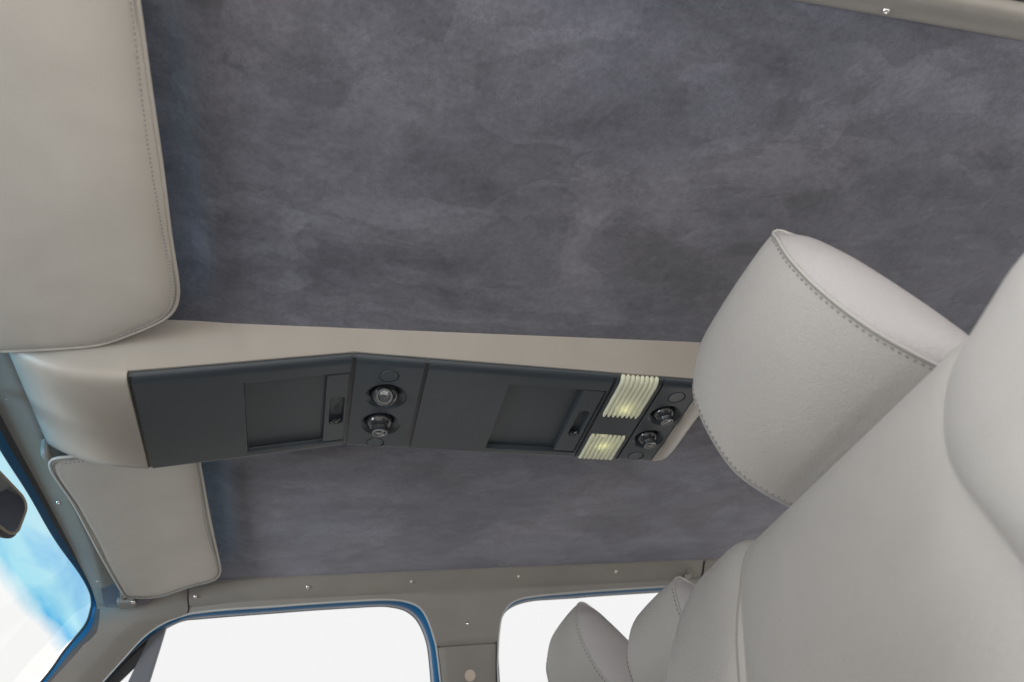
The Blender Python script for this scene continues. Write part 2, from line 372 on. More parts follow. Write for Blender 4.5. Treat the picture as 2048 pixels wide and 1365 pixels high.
RG = [(.632, 2.602, .55), (0.6346, 2.5796, 0.6417), (0.6382, 2.5671, 0.6916), (0.642, 2.5544, 0.7426), (0.6523, 2.537, 0.8121), (0.6601, 2.5283, 0.8467), (0.6693, 2.5208, 0.877), (0.6868, 2.5152, 0.8994), (0.7072, 2.5119, 0.9125), (0.7291, 2.5098, 0.9209), (0.7582, 2.5082, 0.9274), (0.7981, 2.507, 0.9318), (0.8525, 2.5069, 0.9325), (0.9445, 2.5067, 0.933), (1.0384, 2.5062, 0.9352), (1.3201, 2.5057, 0.9374), (1.6387, 2.5053, 0.9388), (1.79, 2.5053, .939)]
def TY(z, off=0): return 2.685 + off - .25*z
foc = catmull(FO, 240); frc = catmull(FR, 240); fgc = catmull(FG, 240); rgc = catmull(RG, 240)
def rail_drop(x): return .017*sstep(-.12, -.32, x) if x < -.12 else 0
def trim_columns(cols):
    rows = []
    for x, zb in cols:
        d = rail_drop(x); r = [(x, 2.388, 1.02-d*.9), (x, 2.387, .9975-d), (x, 2.394, .9915-d), (x, 2.403, .9845-d), (x, 2.409, .979-d), (x, 2.419, .971-d*.9)]
        zt = min(.957-d*.6, .957); 
        for k in range(9):
            z = zt+(zb-zt)*k/8; r.append((x, TY(z) - (.004 if k == 0 else 0), z))
        r.append((x, TY(zb)+.005, zb-.003)); r.append((x, TY(zb)+.016, zb-.001))
        rows.append(r)
    return rows
cols = [(p.x, p.z) for p in foc if -.313 <= p.x and p.z >= .7935]
SEAMZ = .7935
cols += [(cols[-1][0]+(.6455-cols[-1][0])*k/12, SEAMZ) for k in range(1, 12)]
cols += [(p.x, p.z) for p in frc if p.z >= SEAMZ and p.x <= 1.412]
bcols = [(p.x, p.z+.003) for p in foc if -.36 <= p.x and p.z >= .79] + [(.4455+.1945*k/12, .30) for k in range(13)] + [(p.x, p.z+.003) for p in frc if p.z >= .79 and p.x <= 1.76]
mk('body_side', *grid([[(p[0], p[1]+.010, p[2]+.002) for p in r[1:-2]] for r in trim_columns(bcols)]), 'rubber', cab, sharp=60)
v, f = grid(trim_columns(cols)); side = mk('side_rail_trim', v, f, 'trim_vinyl', cab, sharp=50)
for x, y, z in ((-0.2902, 2.405, 0.960), (0.0358, 2.408, 0.9745), (0.3613, 2.408, 0.9776), (0.7214, 2.408, 0.9783), (1.0746, 2.408, 0.9806)):
    screw((x, y-.001, z), (0, -.62, -.78), side)
screw((0.5459, 2.4717-.001, 0.8532), (0, -.97, -.24), side)
v, f = grid(trim_columns([(1.418+.02*k, .9369) for k in range(18)])); mk('rear_rail_trim', v, f, 'trim_vinyl', cab, sharp=50)
# lower B pillar
rows = []
for k in range(30):
    z = .7885-.5*k/29; xl = interp(-z, [-.79, -.74, -.69, -.64, -.54, -.2], [.4435, .4492, .4536, .4579, .464, .47]); xr = interp(-z, [-.79, -.727, -.677, -.628, -.54, -.2], [.6405, .634, .6320, .6285, .624, .61])
    y = TY(z); rows.append([(xl-.001, y+.016, z), (xl+.001, y+.004, z), (xl+.006, y, z)] + [(xl+.006+(xr-xl-.012)*j/8, y-.002*math.sin(math.pi*j/8), z) for j in range(1, 8)] + [(xr-.006, y, z), (xr-.001, y+.004, z), (xr, y+.016, z)])
rows = [[(p[0], p[1]+.012, p[2]) for p in rows[0]]] + rows
v, f = grid(rows); pil = mk('pillar_trim', v, f, 'trim_vinyl', cab, sharp=50)
v, f = lathe([(.0125, .002), (.0172, .002), (.0178, -.002), (.0172, -.0055), (.013, -.0085), (.007, -.0098), (.001, -.010)], frame((.5453, TY(.7018)-.002, .7018), (1, 0, 0), (0, -.25, 1)), 32)
v = [(p[0], p[1], p[2]) for p in v]; mk('belt_anchor_cap', v, f, 'cap_tan', pil, label='round tan plastic cap on the pillar')
# ---- window jambs: bead, blue painted jamb, grey channel, rubber
def loft(a, b, ts, bulge=0):
    rows = []
    for t in ts:
        rows.append([Vector(p).lerp(Vector(q), t) for p, q in zip(a, b)])
    return grid(rows)
def jamb(a, b, who):
    n = len(a)
    def rows(t0, t1, m, amp):
        out = []
        for k in range(m+1):
            t = t0+(t1-t0)*k/m; bl = amp*math.sin(math.pi*k/m); r = []
            for i in range(n):
                tg = (a[min(i+1, n-1)]-a[max(i-1, 0)]).normalized(); inn = Vector((tg.z, 0, -tg.x))
                r.append(a[i].lerp(b[i], t) + inn*bl)
            out.append(r)
        return out
    mk('window_jamb', *grid(rows(.06, .72, 8, .004)), 'blue_paint', cab, sharp=60, label='blue painted window jamb').name
    mk('window_channel', *grid(rows(.70, .93, 6, .0030)), 'grey_channel', cab, sharp=60)
    mk('window_rubber', *grid(rows(.92, 1.02, 4, .003)), 'rubber', cab, sharp=60)
    mk('jamb_bead', *tube([a[i].lerp(b[i], .04) for i in range(n)], .0030, 8), 'light_bead', cab, sharp=60)
jamb(catmull(FO, 150), catmull(FG, 150), 'front'); jamb(catmull(FR, 130), catmull(RG, 130), 'rear')
def panepoly(pts, off, mat, name):
    v = [(p[0], TY(p[2], off), p[2]) for p in pts]; return mk(name, v, [tuple(range(len(v)))], mat, cab)
panepoly([p for p in fgc] + [(.44, 0, .2), (-.9, 0, .2)], .058, 'side_glass', 'door_window')
panepoly([p for p in rgc] + [(1.8, 0, .2), (.60, 0, .2)], .058, 'side_glass', 'door_window')
# vent window frame and division bar
def slab(poly, off0, off1, mat, name, bev=.003):
    v = [(x, TY(z, off0), z) for x, z in poly] + [(x, TY(z, off1), z) for x, z in poly]; n = len(poly)
    f = [tuple(range(n)), tuple(range(2*n-1, n-1, -1))] + [(i, (i+1) % n, n+(i+1) % n, n+i) for i in range(n)]
    return mk(name, v, f, mat, cab, bevel=bev)
slab([(-.3691, .930), (-.4056, .916), (-.4618, .7637), (-.53, .58), (-.46, .57), (-.405, .7597)], .038, .062, 'vent_frame', 'vent_division_bar')
slab([(-.3691, .926), (-.3778, .912), (-.4299, .880), (-.4906, .820), (-.5477, .7525), (-.6091, .688), (-.70, .59), (-.62, .585), (-.50, .752), (-.4838, .772), (-.4430, .8125), (-.405, .905)], .044, .060, 'rubber', 'vent_window_frame')
# door and rear door lower panels, floor, firewall, rear wall (below the frame: they keep the cab closed)
for x0, x1 in ((-.95, .44), (.64, 1.75)):
    if x0 > .5: mk('door_panel', *box((.80, .22, -.9), (1.75, .28, .42)), 'trim_vinyl', cab, bevel=.012)
    v, f = grid([[(x0, TY(z), z) for z in (.42, -.9)], [(x1, TY(z), z) for z in (.42, -.9)]]); mk('door_panel', v, f, 'trim_vinyl', cab, thick=.06, bevel=.012)
mk('cab_floor', *box((-1.6, .1, -.95), (2.5, 2.75, -.90)), 'carpet', cab)
mk('rear_wall', *box((2.45, .3, -.9), (2.5, 2.6, .5)), 'trim_vinyl', cab)
mk('rear_header', *box((2.45, .33, .9), (2.5, 2.47, 1.0)), 'trim_vinyl', cab)
v, f = prism([(-1.75, -.9), (-1.75, .25), (-1.35, .27), (-.98, .24), (-.88, .16), (-.92, -.02), (-1.05, -.2), (-1.3, -.4), (-1.4, -.9)], frame((0, .2, 0), (1, 0, 0), (0, 0, 1)), 0, -2.35)
mk('dashboard', v, f, 'darker_plastic', cab, bevel=.02)

# ---- windshield header trim, corner and A pillar (one moulding)
A = [(-.462, y, .990) for y in (.36, .6, .9, 1.2, 1.5, 1.8, 2.05)] + [(-.470, 2.22, .981), (-.482, 2.32, .967), (-0.4894, 2.39, 0.9514), (-0.4838, 2.4, 0.9333), (-0.4655, 2.4, 0.9264), (-0.4309, 2.4, 0.9364), (-0.3865, 2.4, 0.958), (-0.3474, 2.4, 0.9742), (-0.3137, 2.394, 0.9820)]
A += [(-.3137, 2.425, .958), (-.3140, 2.4535, .9262), (-.3721, 2.4582, .907), (-.423, 2.4667, .8733), (-.47, 2.4802, .8192), (-.5208, 2.4954, .7583), (-.5589, 2.5072, .711), (-.66, 2.535, .60)]
B = [(-.583, .36, .963), (-.5845, .6, .968), (-.585, .9, .972), (-.585, 1.2, .974), (-.582, 1.5, .9745), (-.575, 1.8, .9775), (-.568, 2.05, .976), (-.5655, 2.18, .972), (-.563, 2.27, .9705), (-.5605, 2.33, .967), (-.559, 2.365, .962), (-.5575, 2.385, .956), (-.555, 2.394, .949), (-.5525, 2.399, .942), (-.550, 2.403, .934), (-.549, 2.405, .926)]
B += [(-.5482, 2.4075, .915), (-.548, 2.411, .900), (-.549, 2.415, .885), (-.5504, 2.4185, .8700), (-.5629, 2.4222, .8513), (-.5882, 2.4291, .8234), (-.6314, 2.4422, .7711), (-.76, 2.48, .61)]
rows = []
for t, k in ((-.0, 0), (.0, .0), (.14, .35), (.3, .75), (.45, 1.0), (.52, 1.12), (.58, 1.05), (.72, .7), (.88, .35), (1, 0)):
    row = []
    for i, (a, b) in enumerate(zip(A, B)):
        p = Vector(a).lerp(Vector(b), t); amp = .012
        p += Vector((.12, -.25*sstep(2.1, 2.42, p.y), -1 + .6*sstep(2.1, 2.42, p.y)))*amp*k
        row.append(p)
    rows.append(row)
rows[0] = [Vector(a)+Vector((.002, .004, .03)) for a in A]
rows = [catseg(r, 8) for r in rows]
v, f = grid(rows); hdr = mk('windshield_trim', v, f, 'trim_vinyl', cab, sharp=60)
for p in ((-0.5569, 1.3975, .9745), (-0.5489, 1.8261, .9735), (-0.534, 2.27, .966)):
    screw((p[0], p[1], p[2]-.0), (.1, 0, -1), hdr)
Gw = [(-.603, .36, .940), (-.604, .6, .945), (-.605, .9, .948), (-.603, 1.2, .949), (-0.5995, 1.5536, 0.9496), (-0.5912, 1.7497, 0.9565), (-0.5856, 1.9818, 0.9564), (-0.5691, 2.2191, 0.962), (-0.564, 2.3386, 0.9586), (-.5645, 2.39, .948), (-0.5665, 2.407, 0.930), (-0.5767, 2.4181, 0.8874), (-0.6248, 2.4354, 0.8184), (-0.6596, 2.451, 0.756), (-.79, 2.49, .60)]
bc = catseg(B, 8); gc = catmull(Gw, 600)
# pair by closest point so the strip keeps its width
gp = []
for i, p in enumerate(bc):
    j = min(range(len(gc)), key=lambda j: (gc[j]-p).length); gp.append(gc[j])
for _ in range(6): gp = [gp[0]] + [(gp[i-1]+gp[i]*2+gp[i+1])/4 for i in range(1, len(gp)-1)] + [gp[-1]]
out_ = [g + (g-b).normalized()*.010 + Vector((-.012, 0, .004)) for g, b in zip(gp, bc)]
inn = [b + Vector((.004, -.002, .004)) for b in bc]
g2 = [g + Vector((0, 0, .004)) for g in gp]
mk('windshield_gasket', *loft(inn, g2, [0, .12, .3, .5, .60]), 'rubber', cab, sharp=60)
mk('windshield_jamb', *loft([p + Vector((.001, -.001, -.002)) for p in inn], g2, [.54, .65, .8, .9, 1.0, 1.05]), 'blue_paint', cab, sharp=60, label='blue painted strip round the windshield')
mk('glass_edge_bead', *tube([g + Vector((-.002, 0, .003)) for g in g2], .0035, 8), 'rubber', cab, sharp=60)
def wsx(y, z): return -.607 + .033*(y-1.4)**2 - (.95-z)*.73
v, f = grid([[(wsx(y, z), y, z) for y in [.36+2.12*k/40 for k in range(41)]] for z in [.975-.72*k/40 for k in range(41)]])
ws = mk('windshield', v, f, 'windshield_glass', cab)
me = ws.data
for vert in me.vertices: vert.co.z += -0  # object space already measured from the cab base
# ---- driver side rail (the door stands open)
rows = []
for k in range(60):
    x = -.55+2.4*k/59
    rows.append([(x, .416, 1.004), (x, .413, .9975), (x, .406, .9915), (x, .397, .9845), (x, .390, .978), (x, .381, .969), (x, .372, .961), (x, .366, .9565), (x, .360, .955), (x, .354, .957), (x, .347, .962), (x, .340, .968), (x, .332, .985), (x, .33, 1.0)])
v, f = grid(rows); dr = mk('driver_rail_trim', v, f, 'trim_vinyl', cab, sharp=60)
for x in (.09, .45, .797, 1.15): screw((x, .400, .9865), (0, .6, -.8), dr)
mk('door_seal', *tube([(-.55+2.4*k/40, .336, .972) for k in range(41)], .014, 10), 'rubber', cab)

# ================================================================== coat hook
hk = empty('coat_hook', (1.34, 2.44, .96), 'small grey plastic coat hook on the rail above the rear window', 'coat hook')
mk('hook_base', *box((1.318, 2.425, .945), (1.345, 2.445, .978)), 'trim_vinyl', hk, bevel=.005, segs=3)
v, f = tube(catmull([(1.345, 2.44, .992), (1.352, 2.425, .990), (1.356, 2.414, .975), (1.350, 2.410, .957), (1.338, 2.408, .947)], 16), .0085, 10, sq=1.5)
mk('hook_arm', v, f, 'trim_vinyl', hk)
v, f = lathe([(.0042, 0), (.0042, .002)], frame((1.346, 2.4005, .957), (1, 0, 0), (0, -.3, 1)), 16); mk('screw_hole', v, f, 'screw_slot', hk)

# ================================================================== sun visors
def visz(x): return .965 + .12*(x+.22)
def visor(name, outline, label, tb_):
    xs_ = [p[0] for p in outline]; ys_ = [p[1] for p in outline]
    t = empty(name, (sum(xs_)/len(xs_), sum(ys_)/len(ys_), visz(-.36)), label, 'sun visor', 'sun visors along the windshield header')
    pts = catmull([(x, y, 0) for x, y in outline], 180, True); o2 = [(p.x, p.y) for p in pts]
    fr = frame((0, 0, .965+.12*.22), (1, 0, .12), (0, 1, 0))
    sc = math.sqrt(1+.12**2)
    o2s = [(a*sc, b) for a, b in o2]
    # frame normal points up, so the visible face is the back (-normal)
    v, f = pillow(o2s, fr, .009, tb_, 18, 8, 9); mk('panel', v, f, 'visor_vinyl', t, sharp=80)
    edge = [fr[0]+fr[1]*a+fr[2]*b - fr[3]*.002 for a, b in o2s]
    mk('piping', *tube(edge, .0038, 10, True), 'visor_vinyl', t, sharp=80)
    cx = sum(a for a, b in o2s)/len(o2s); cyy = sum(b for a, b in o2s)/len(o2s)
    st = []
    for a, b in o2s:
        d = Vector((cx-a, cyy-b)); d.normalize(); st.append(fr[0]+fr[1]*(a+d.x*.0125)+fr[2]*(b+d.y*.0125) - fr[3]*.0085)
    v, f = stitches(st+[st[0]], -fr[3], .0045, .0035, .0011, .0015); mk('stitching', v, f, 'thread_dark', t, kind='stuff')
    mk('welt_seam', *tube([fr[0]+fr[1]*(a+(cx-a)/math.hypot(cx-a, cyy-b)*.0072)+fr[2]*(b+(cyy-b)/math.hypot(cx-a, cyy-b)*.0072) - fr[3]*.0052 for a, b in o2s], .0012, 6, True), 'thread_dark', t, sharp=80)
    return t
dv = visor('sun_visor', [(-.2132, .40), (-.2132, .5339), (-.2137, .6597), (-.2134, .7853), (-.2149, .9249), (-.2141, 1.0291), (-.217, 1.0692), (-.2265, 1.1027), (-.2495, 1.1309), (-.2948, 1.1592), (-.3467, 1.1850), (-.3871, 1.1921), (-.4491, 1.1934), (-.5088, 1.1919), (-.530, 1.180), (-.538, 1.15), (-.538, .9), (-.538, .6), (-.536, .42), (-.50, .37), (-.35, .365), (-.24, .37)],
           'large beige sun visor on the driver side, filling the upper left corner', .014)
pv = visor('sun_visor', [(-.508, 1.5767), (-.46, 1.552), (-.36, 1.548), (-.26, 1.555), (-.2265, 1.59), (-.2225, 1.6527), (-.2201, 1.8095), (-.2162, 1.989), (-.2115, 2.146), (-.2109, 2.2309), (-.223, 2.2794), (-.2484, 2.2982), (-.2964, 2.3117), (-.3662, 2.3452), (-.4055, 2.3472), (-.4337, 2.3327), (-.4601, 2.3186), (-.4681, 2.28), (-.4832, 2.0195), (-.4941, 1.7618)],
           'smaller grey sun visor on the passenger side, beyond the overhead console', .008)
# hinge hardware
for t, pts, br in ((pv, [(-.470, 2.290, .936), (-.474, 2.34, .938), (-.478, 2.375, .946), (-.482, 2.385, .965)], ((-.492, 2.338, .926), (-.444, 2.392, .946))), (dv, [(-.51, 1.17, .932), (-.522, 1.205, .936), (-.53, 1.21, .97)], ((-.545, 1.195, .968), (-.515, 1.225, .985)))):
    mk('pivot_rod', *tube(catmull(pts, 14), .0065, 10), 'trim_vinyl', t)
    mk('pivot_bracket', *box(*br), 'trim_vinyl', t, bevel=.007, segs=3)
mk('pivot_clip', *tube(catmull([(-.507, 1.56, .936), (-.512, 1.545, .938), (-.515, 1.54, .965)], 10), .009, 10), 'trim_vinyl', pv)
screw((-.448, 2.345, .928), (.3, -.5, -1), pv, .006)

# ================================================================== overhead console
con = empty('overhead_console', (.25, 1.376, 1.0), 'long tan overhead console with dark storage doors and reading lamps on the headliner', 'console')
def zu(x): return interp(x, [-.303, .097, .85], [.891, .952, .906])
YN, YF = 1.212, 1.540
PROF = [(YN-.001, .030), (YN, .0125), (YN+.002, .0085), (YN+.0065, .0042), (YN+.013, .0013), (YN+.022, 0), (YF-.012, 0), (YF-.005, .0015), (YF-.001, .005), (YF, .012), (YF, .030)]
def hprof(x, zb, ed, top=1.004, yn=YN, yf=YF, rad=.0):
    """housing cross-section: near side down, across, far side up"""
    if rad == 0:
        return [(x, 1.176, top), (x, 1.180, .997), (x, yn-.004, zb+ed+.0025), (x, yn-.0035, zb+ed+.0005), (x, yn-.001, zb+ed), (x, yn+.004, zb+ed+.001), (x, yn+.006, zb+ed+.006), (x, yf-.006, zb+ed+.006), (x, yf-.002, zb+ed), (x, yf+.003, zb+ed+.002), (x, yf+.03, .997), (x, yf+.034, top)]
    return [(x, 1.176, top), (x, 1.180, .997), (x, yn-.004, zb+rad*1.0), (x, yn-.001, zb+rad*.55), (x, yn+rad*.3, zb+rad*.2), (x, yn+rad*.75, zb+rad*.04), (x, yn+rad*1.5, zb), (x, yf-rad*1.5, zb), (x, yf-rad*.6, zb+rad*.08), (x, yf+.003, zb+rad*.8), (x, yf+.03, .997), (x, yf+.034, top)]
rows = []
NZ = [(-.512, .958, .020), (-.505, .9465, .022), (-.495, .9385, .024), (-.478, .9275, .026), (-.455, .9150, .027), (-.425, .9025, .027), (-.395, .8945, .026), (-.365, .8905, .024), (-.335, .8890, .021), (-.312, .8885, .018), (-.3065, .8890, .016)]
rows.append([(-.513, p[1], 1.0) for p in hprof(0, .95, 0, rad=.02)])
for x, z, r in NZ: rows.append(hprof(x, z, 0, rad=r))
rows.append(hprof(-.3055, zu(-.303), .0135)); 
for x in (-.25, -.15, -.05, .05, .097, .15, .25, .4, .55, .7, .8, .8475): rows.append(hprof(x, zu(x), .0135))
for x, z, r in ((.8480, .9035, .014), (.855, .9025, .016), (.872, .904, .02), (.889, .911, .024), (.905, .924, .027), (.918, .943, .028), (.928, .965, .022)): rows.append(hprof(x, z, 0, rad=r, yn=YN+(x-.848)*.12, yf=YF+(x-.848)*.1))
rows.append([(.934, p[1], 1.002) for p in hprof(0, .95, 0, rad=.02)])
for xr_ in ((-.3045, -.2975), (.0895, .097, .1035), (.2325, .2480), (.6375, .6480), (.7530, .7605), (.8430, .8472)): mk('panel_carrier', *grid([[(x, y, zu(x)+dz) for y, dz in ((YN-.0015, .026), (YN+.0005, .0135), (YN+.006, .0065), (YN+.02, .004), (YF-.012, .004), (YF-.001, .008), (YF+.0005, .026))] for x in xr_], True, True), 'darker_plastic', con)
v, f = grid(rows, False, True); mk('housing', v, f, 'console_tan', con, sharp=50, wn=True, label='tan moulded console housing')
def panel(name, x0, x1, mat='dark_plastic', cut=None, bev=.0028, label=None):
    xsn = [x0, x1] if not (x0 < .097 < x1) else [x0, .097, x1]
    rows = [[(x, y, zu(x)+dz) for y, dz in PROF] for x in xsn]
    v, f = grid(rows, True, True)
    return mk(name, v, f, mat, con, sharp=28, bevel=bev, segs=2, cutters=cut, bang=28, label=label)
def cutpoly(poly, d0=-.01, d1=.012, taper=0):
    """pocket cutter: (x,y) outline, from below the face up to depth d1"""
    cx = sum(p[0] for p in poly)/len(poly); cyy = sum(p[1] for p in poly)/len(poly)
    r0 = [(x, y, zu(x)+d0) for x, y in poly]; r1 = [(cx+(x-cx)*(1-taper), cyy+(y-cyy)*(1-taper), zu(x)+d1) for x, y in poly]
    return cutter(*grid([r0, r1], True, True), con)
def quad(pts): return pts
def slotpoly(x0, x1, y0, y1, r):
    return [((x0+x1)/2+a, (y0+y1)/2+b) for a, b in rrect((x1-x0)/2, (y1-y0)/2, r, 6)]
def nrm_at(x):
    s = (zu(x+.01)-zu(x-.01))/.02; return Vector((s, 0, -1)).normalized()
def storage(x0, x1, rx0, rx1, lx0, lx1, sx0, sx1, label):
    p = panel('storage_door', x0, x1, cut=[cutpoly([(rx0, 1.262), (lx1, 1.260), (lx1, 1.515), (rx0, 1.517)], d1=.0125)], label=label)
    # tray floor sits in the pocket and the slide latch over its rear end
    rows = [[(x, y, zu(x)+.0082) for y in (1.2635, 1.5135)] for x in (rx0+.0012, lx0+.001)]
    latch_poly = [(lx0, 1.2635), (lx1-.003, 1.2635), (lx1-.003, 1.511), (lx0, 1.511)]
    r0 = [(x, y, zu(x)+.0008) for x, y in latch_poly]; r1 = [(x, y, zu(x)+.0135) for x, y in latch_poly]
    v, f = grid([r0, r1], True, True)
    lt = mk('slide_latch', v, f, 'dark_plastic', p, bevel=.0022, sharp=28, cutters=[cutpoly(slotpoly(sx0, sx1, 1.340, 1.444, (sx1-sx0)*.42), d1=.0115, taper=.04)])
    # raised thumb lip at the far end of the slot
    v, f = tube(catmull([(sx0+.004, 1.432, zu(sx0)+.0035), ((sx0+sx1)/2, 1.438, zu(sx0)+.0028), (sx1-.004, 1.430, zu(sx1)+.0035)], 10), .0035, 8)
    mk('thumb_lip', v, f, 'gloss_black', p)
    return p, lt
def lettering(txt, p, size, rot, parent):
    cu = bpy.data.curves.new('lettering', 'FONT'); cu.body = txt; cu.size = size*S; cu.extrude = .0003; cu.align_x = 'CENTER'; cu.align_y = 'CENTER'
    o = bpy.data.objects.new('tmp', cu); C.objects.link(o); bpy.context.view_layer.update()
    me = bpy.data.meshes.new_from_object(o.evaluated_get(bpy.context.evaluated_depsgraph_get())); bpy.data.objects.remove(o)
    me.materials.clear(); me.materials.append(MATS['gloss_black'])
    q = bpy.data.objects.new('lettering', me); C.objects.link(q); q.parent = parent; q.location = V(Vector(p)-org(parent)); q.rotation_euler = rot; return q
p1, l1 = storage(-.300, .0925, -.1110, .0457, .0462, .0930, .0560, .0855, 'front dark storage door with recessed tray and slide latch')
slp = math.atan((.952-.891)/.4)
lettering('PRESS', (.0715, 1.388, zu(.0715)+.0105), .013, (math.pi, -slp, math.radians(-90)), p1)
p2, l2 = storage(.2445, .6405, .4205, .5862, .5867, .6385, .6010, .6270, 'rear dark storage door with recessed tray and slide latch')
def dish(x, y, r):
    o = Vector((x, y, zu(x))); n = nrm_at(x); ex = Vector((1, 0, 0)); fr = frame(o, ex, Vector((0, 1, 0)))
    # profile along outward normal (negative heights go into the panel)
    if fr[3].dot(n) < 0: fr = (fr[0], fr[1], fr[2], -fr[3])
    v, f = lathe([(r*1.04, .01), (r*1.0, .0001), (r*.72, -.0085), (r*.66, -.0135), (r*.62, -.022)], fr, 48)
    return cutter(v, f, con)
def ring_cut(x, y, r):
    o = Vector((x, y, zu(x))); fr = frame(o, (1, 0, 0), (0, 1, 0)); n = nrm_at(x)
    if fr[3].dot(n) < 0: fr = (fr[0], fr[1], fr[2], -fr[3])
    return cutter(*lathe([(r*1.10, .01), (r*1.10, -.004)], fr, 40), con)
def switch_cap(x, y, r, parent):
    o = Vector((x, y, zu(x))); fr = frame(o, (1, 0, 0), (0, 1, 0)); n = nrm_at(x)
    if fr[3].dot(n) < 0: fr = (fr[0], fr[1], fr[2], -fr[3])
    mk('switch_cap', *lathe([(r, -.0045), (r, -.0008), (r*.95, .0002), (r*.6, .0001), (r*.02, 0)], fr, 40), 'dark_plastic', parent, sharp=40)
def eyeball(x, y, r, aim, parent):
    o = Vector((x, y, zu(x))) - nrm_at(x)*.010
    n = Vector(aim).normalized(); ex = n.orthogonal().normalized(); fr = (o, ex, n.cross(ex), n)
    R = r*.64
    prof = [(R*.55, -R*.3)] + [(R*math.cos(a), R*math.sin(a)*.82) for a in [math.radians(-15+6*k) for k in range(12)]]
    prof += [(R*.60, R*.80), (R*.59, R*.88), (R*.58, R*1.06), (R*.54, R*1.10), (R*.46, R*1.10), (R*.44, R*1.04)]
    b = mk('reading_lamp', *lathe(prof, fr, 40, cap=False), 'gloss_black', parent, sharp=40)
    mk('lamp_bezel', *lathe([(R*.575, R*1.02), (R*.585, R*1.07), (R*.55, R*1.13), (R*.49, R*1.13), (R*.45, R*1.08), (R*.44, R*1.02)], fr, 36, cap=False), 'lamp_bezel', b, sharp=40)
    mk('lens', *lathe([(R*.46, R*1.02), (R*.40, R*1.045), (R*.25, R*1.07), (R*.08, R*1.08)], fr, 30), 'clear_lens', b, sharp=40)
def lamp_panel(name, x0, x1, cx, ys4, r, aims, label):
    p = panel(name, x0, x1, cut=[dish(cx, ys4[1], r), dish(cx-.002, ys4[2], r), ring_cut(cx+.001, ys4[0], .0185), ring_cut(cx-.004, ys4[3], .0185)], bev=.0016, label=label)
    switch_cap(cx+.001, ys4[0], .0185, p); switch_cap(cx-.004, ys4[3], .0185, p)
    eyeball(cx, ys4[1], r, aims[0], p); eyeball(cx-.002, ys4[2], r, aims[1], p)
lamp_panel('lamp_panel', .1000, .2360, .1675, (1.2635, 1.336, 1.441, 1.5185), .0455, ((-.15, -.72, -.85), (.0, .10, -1)), 'front reading lamp panel with two swivel lamps and round switches')
lamp_panel('lamp_panel', .7570, .8465, .8030, (1.2640, 1.336, 1.437, 1.5150), .0390, ((.10, .10, -1), (.06, .06, -1)), 'rear reading lamp panel with two swivel lamps and round switches')
# dome light: two banks of eight ribs
def dome():
    cuts = []
    x0, x1 = .6525, .7480
    cuts.append(cutter(*grid([[(x, y, zu(x)+z) for x, z in ((x0+.004, -.02), (x1-.004, -.02), (x1-.004, .024), (x0+.004, .024))] for y in (1.19, 1.3555)], True, True), con))
    cuts.append(cutter(*grid([[(x, y, zu(x)+z) for x, z in ((x0+.004, -.02), (x1-.004, -.02), (x1-.004, .024), (x0+.004, .024))] for y in (1.4285, 1.552)], True, True), con))
    p = panel('dome_light', .6485, .7525, cut=cuts, bev=.0012, label='dome light with two banks of ribbed lenses lit warm white')
    # closing walls behind the lens banks are the housing itself
    n = 8; pitch = (x1-x0-.008)/n
    def path(y0, y1, lip):
        out = []
        pr = [(YN-.0008, .0120), (YN+.0003, .0085), (YN+.003, .0055), (YN+.0075, .0025), (YN+.014, .0005), (YN+.022, -.0006)]
        if lip: out += pr
        m = 10
        a = (YN+.03 if lip else y0)
        for k in range(m+1): out.append((a+(y1-a)*k/m, -.0006))
        if not lip: out += [(YF-.004, .001), (YF+.0002, .006)]
        return out
    for bank, (y0, y1, lip) in enumerate(((0, 1.354, True), (1.4295, YF-.010, False))):
        pp = path(y0, y1, lip)
        for i in range(n):
            xc = x0+.004+pitch*(i+.5); hw = pitch*.43; rows = []
            P3 = [Vector((xc, y, zu(xc)+z)) for y, z in pp]
            for k, q in enumerate(P3):
                t = (P3[min(k+1, len(P3)-1)]-P3[max(k-1, 0)]).normalized(); nn = t.cross(Vector((1, 0, 0))).normalized()
                if nn.z > 0 and abs(nn.z) > .2: nn = -nn
                if nn.y > 0 and lip and k < 4: nn = -nn
                e = 1.0
                if (lip and k == len(P3)-1) or (lip and k == 0) or (not lip and k == 0): e = .45
                rows.append([q + Vector((1, 0, 0))*hw*e*math.cos(a)*(1 if abs(math.cos(a)) < .99 else 1) + nn*(.0036*max(0, math.sin(a))*e - .0012*(math.sin(a) < -.1)) for a in [math.pi*j/6 for j in range(7)]] + [q + Vector((1, 0, 0))*(-hw*e) - nn*.0028, q + Vector((1, 0, 0))*hw*e - nn*.0028])
            v, f = grid(rows, True, True); mk('lens_rib', v, f, 'lamp_lens', p, sharp=50)
        yb = 1.318 if lip else 1.474
        v, f = lathe([(.001, -.006), (.005, -.004), (.0065, 0), (.005, .004), (.001, .006)], frame((.702, yb, zu(.702)+.0135), (1, 0, 0), (0, 1, 0)), 16); mk('bulb', v, f, 'bulb', p)
dome()

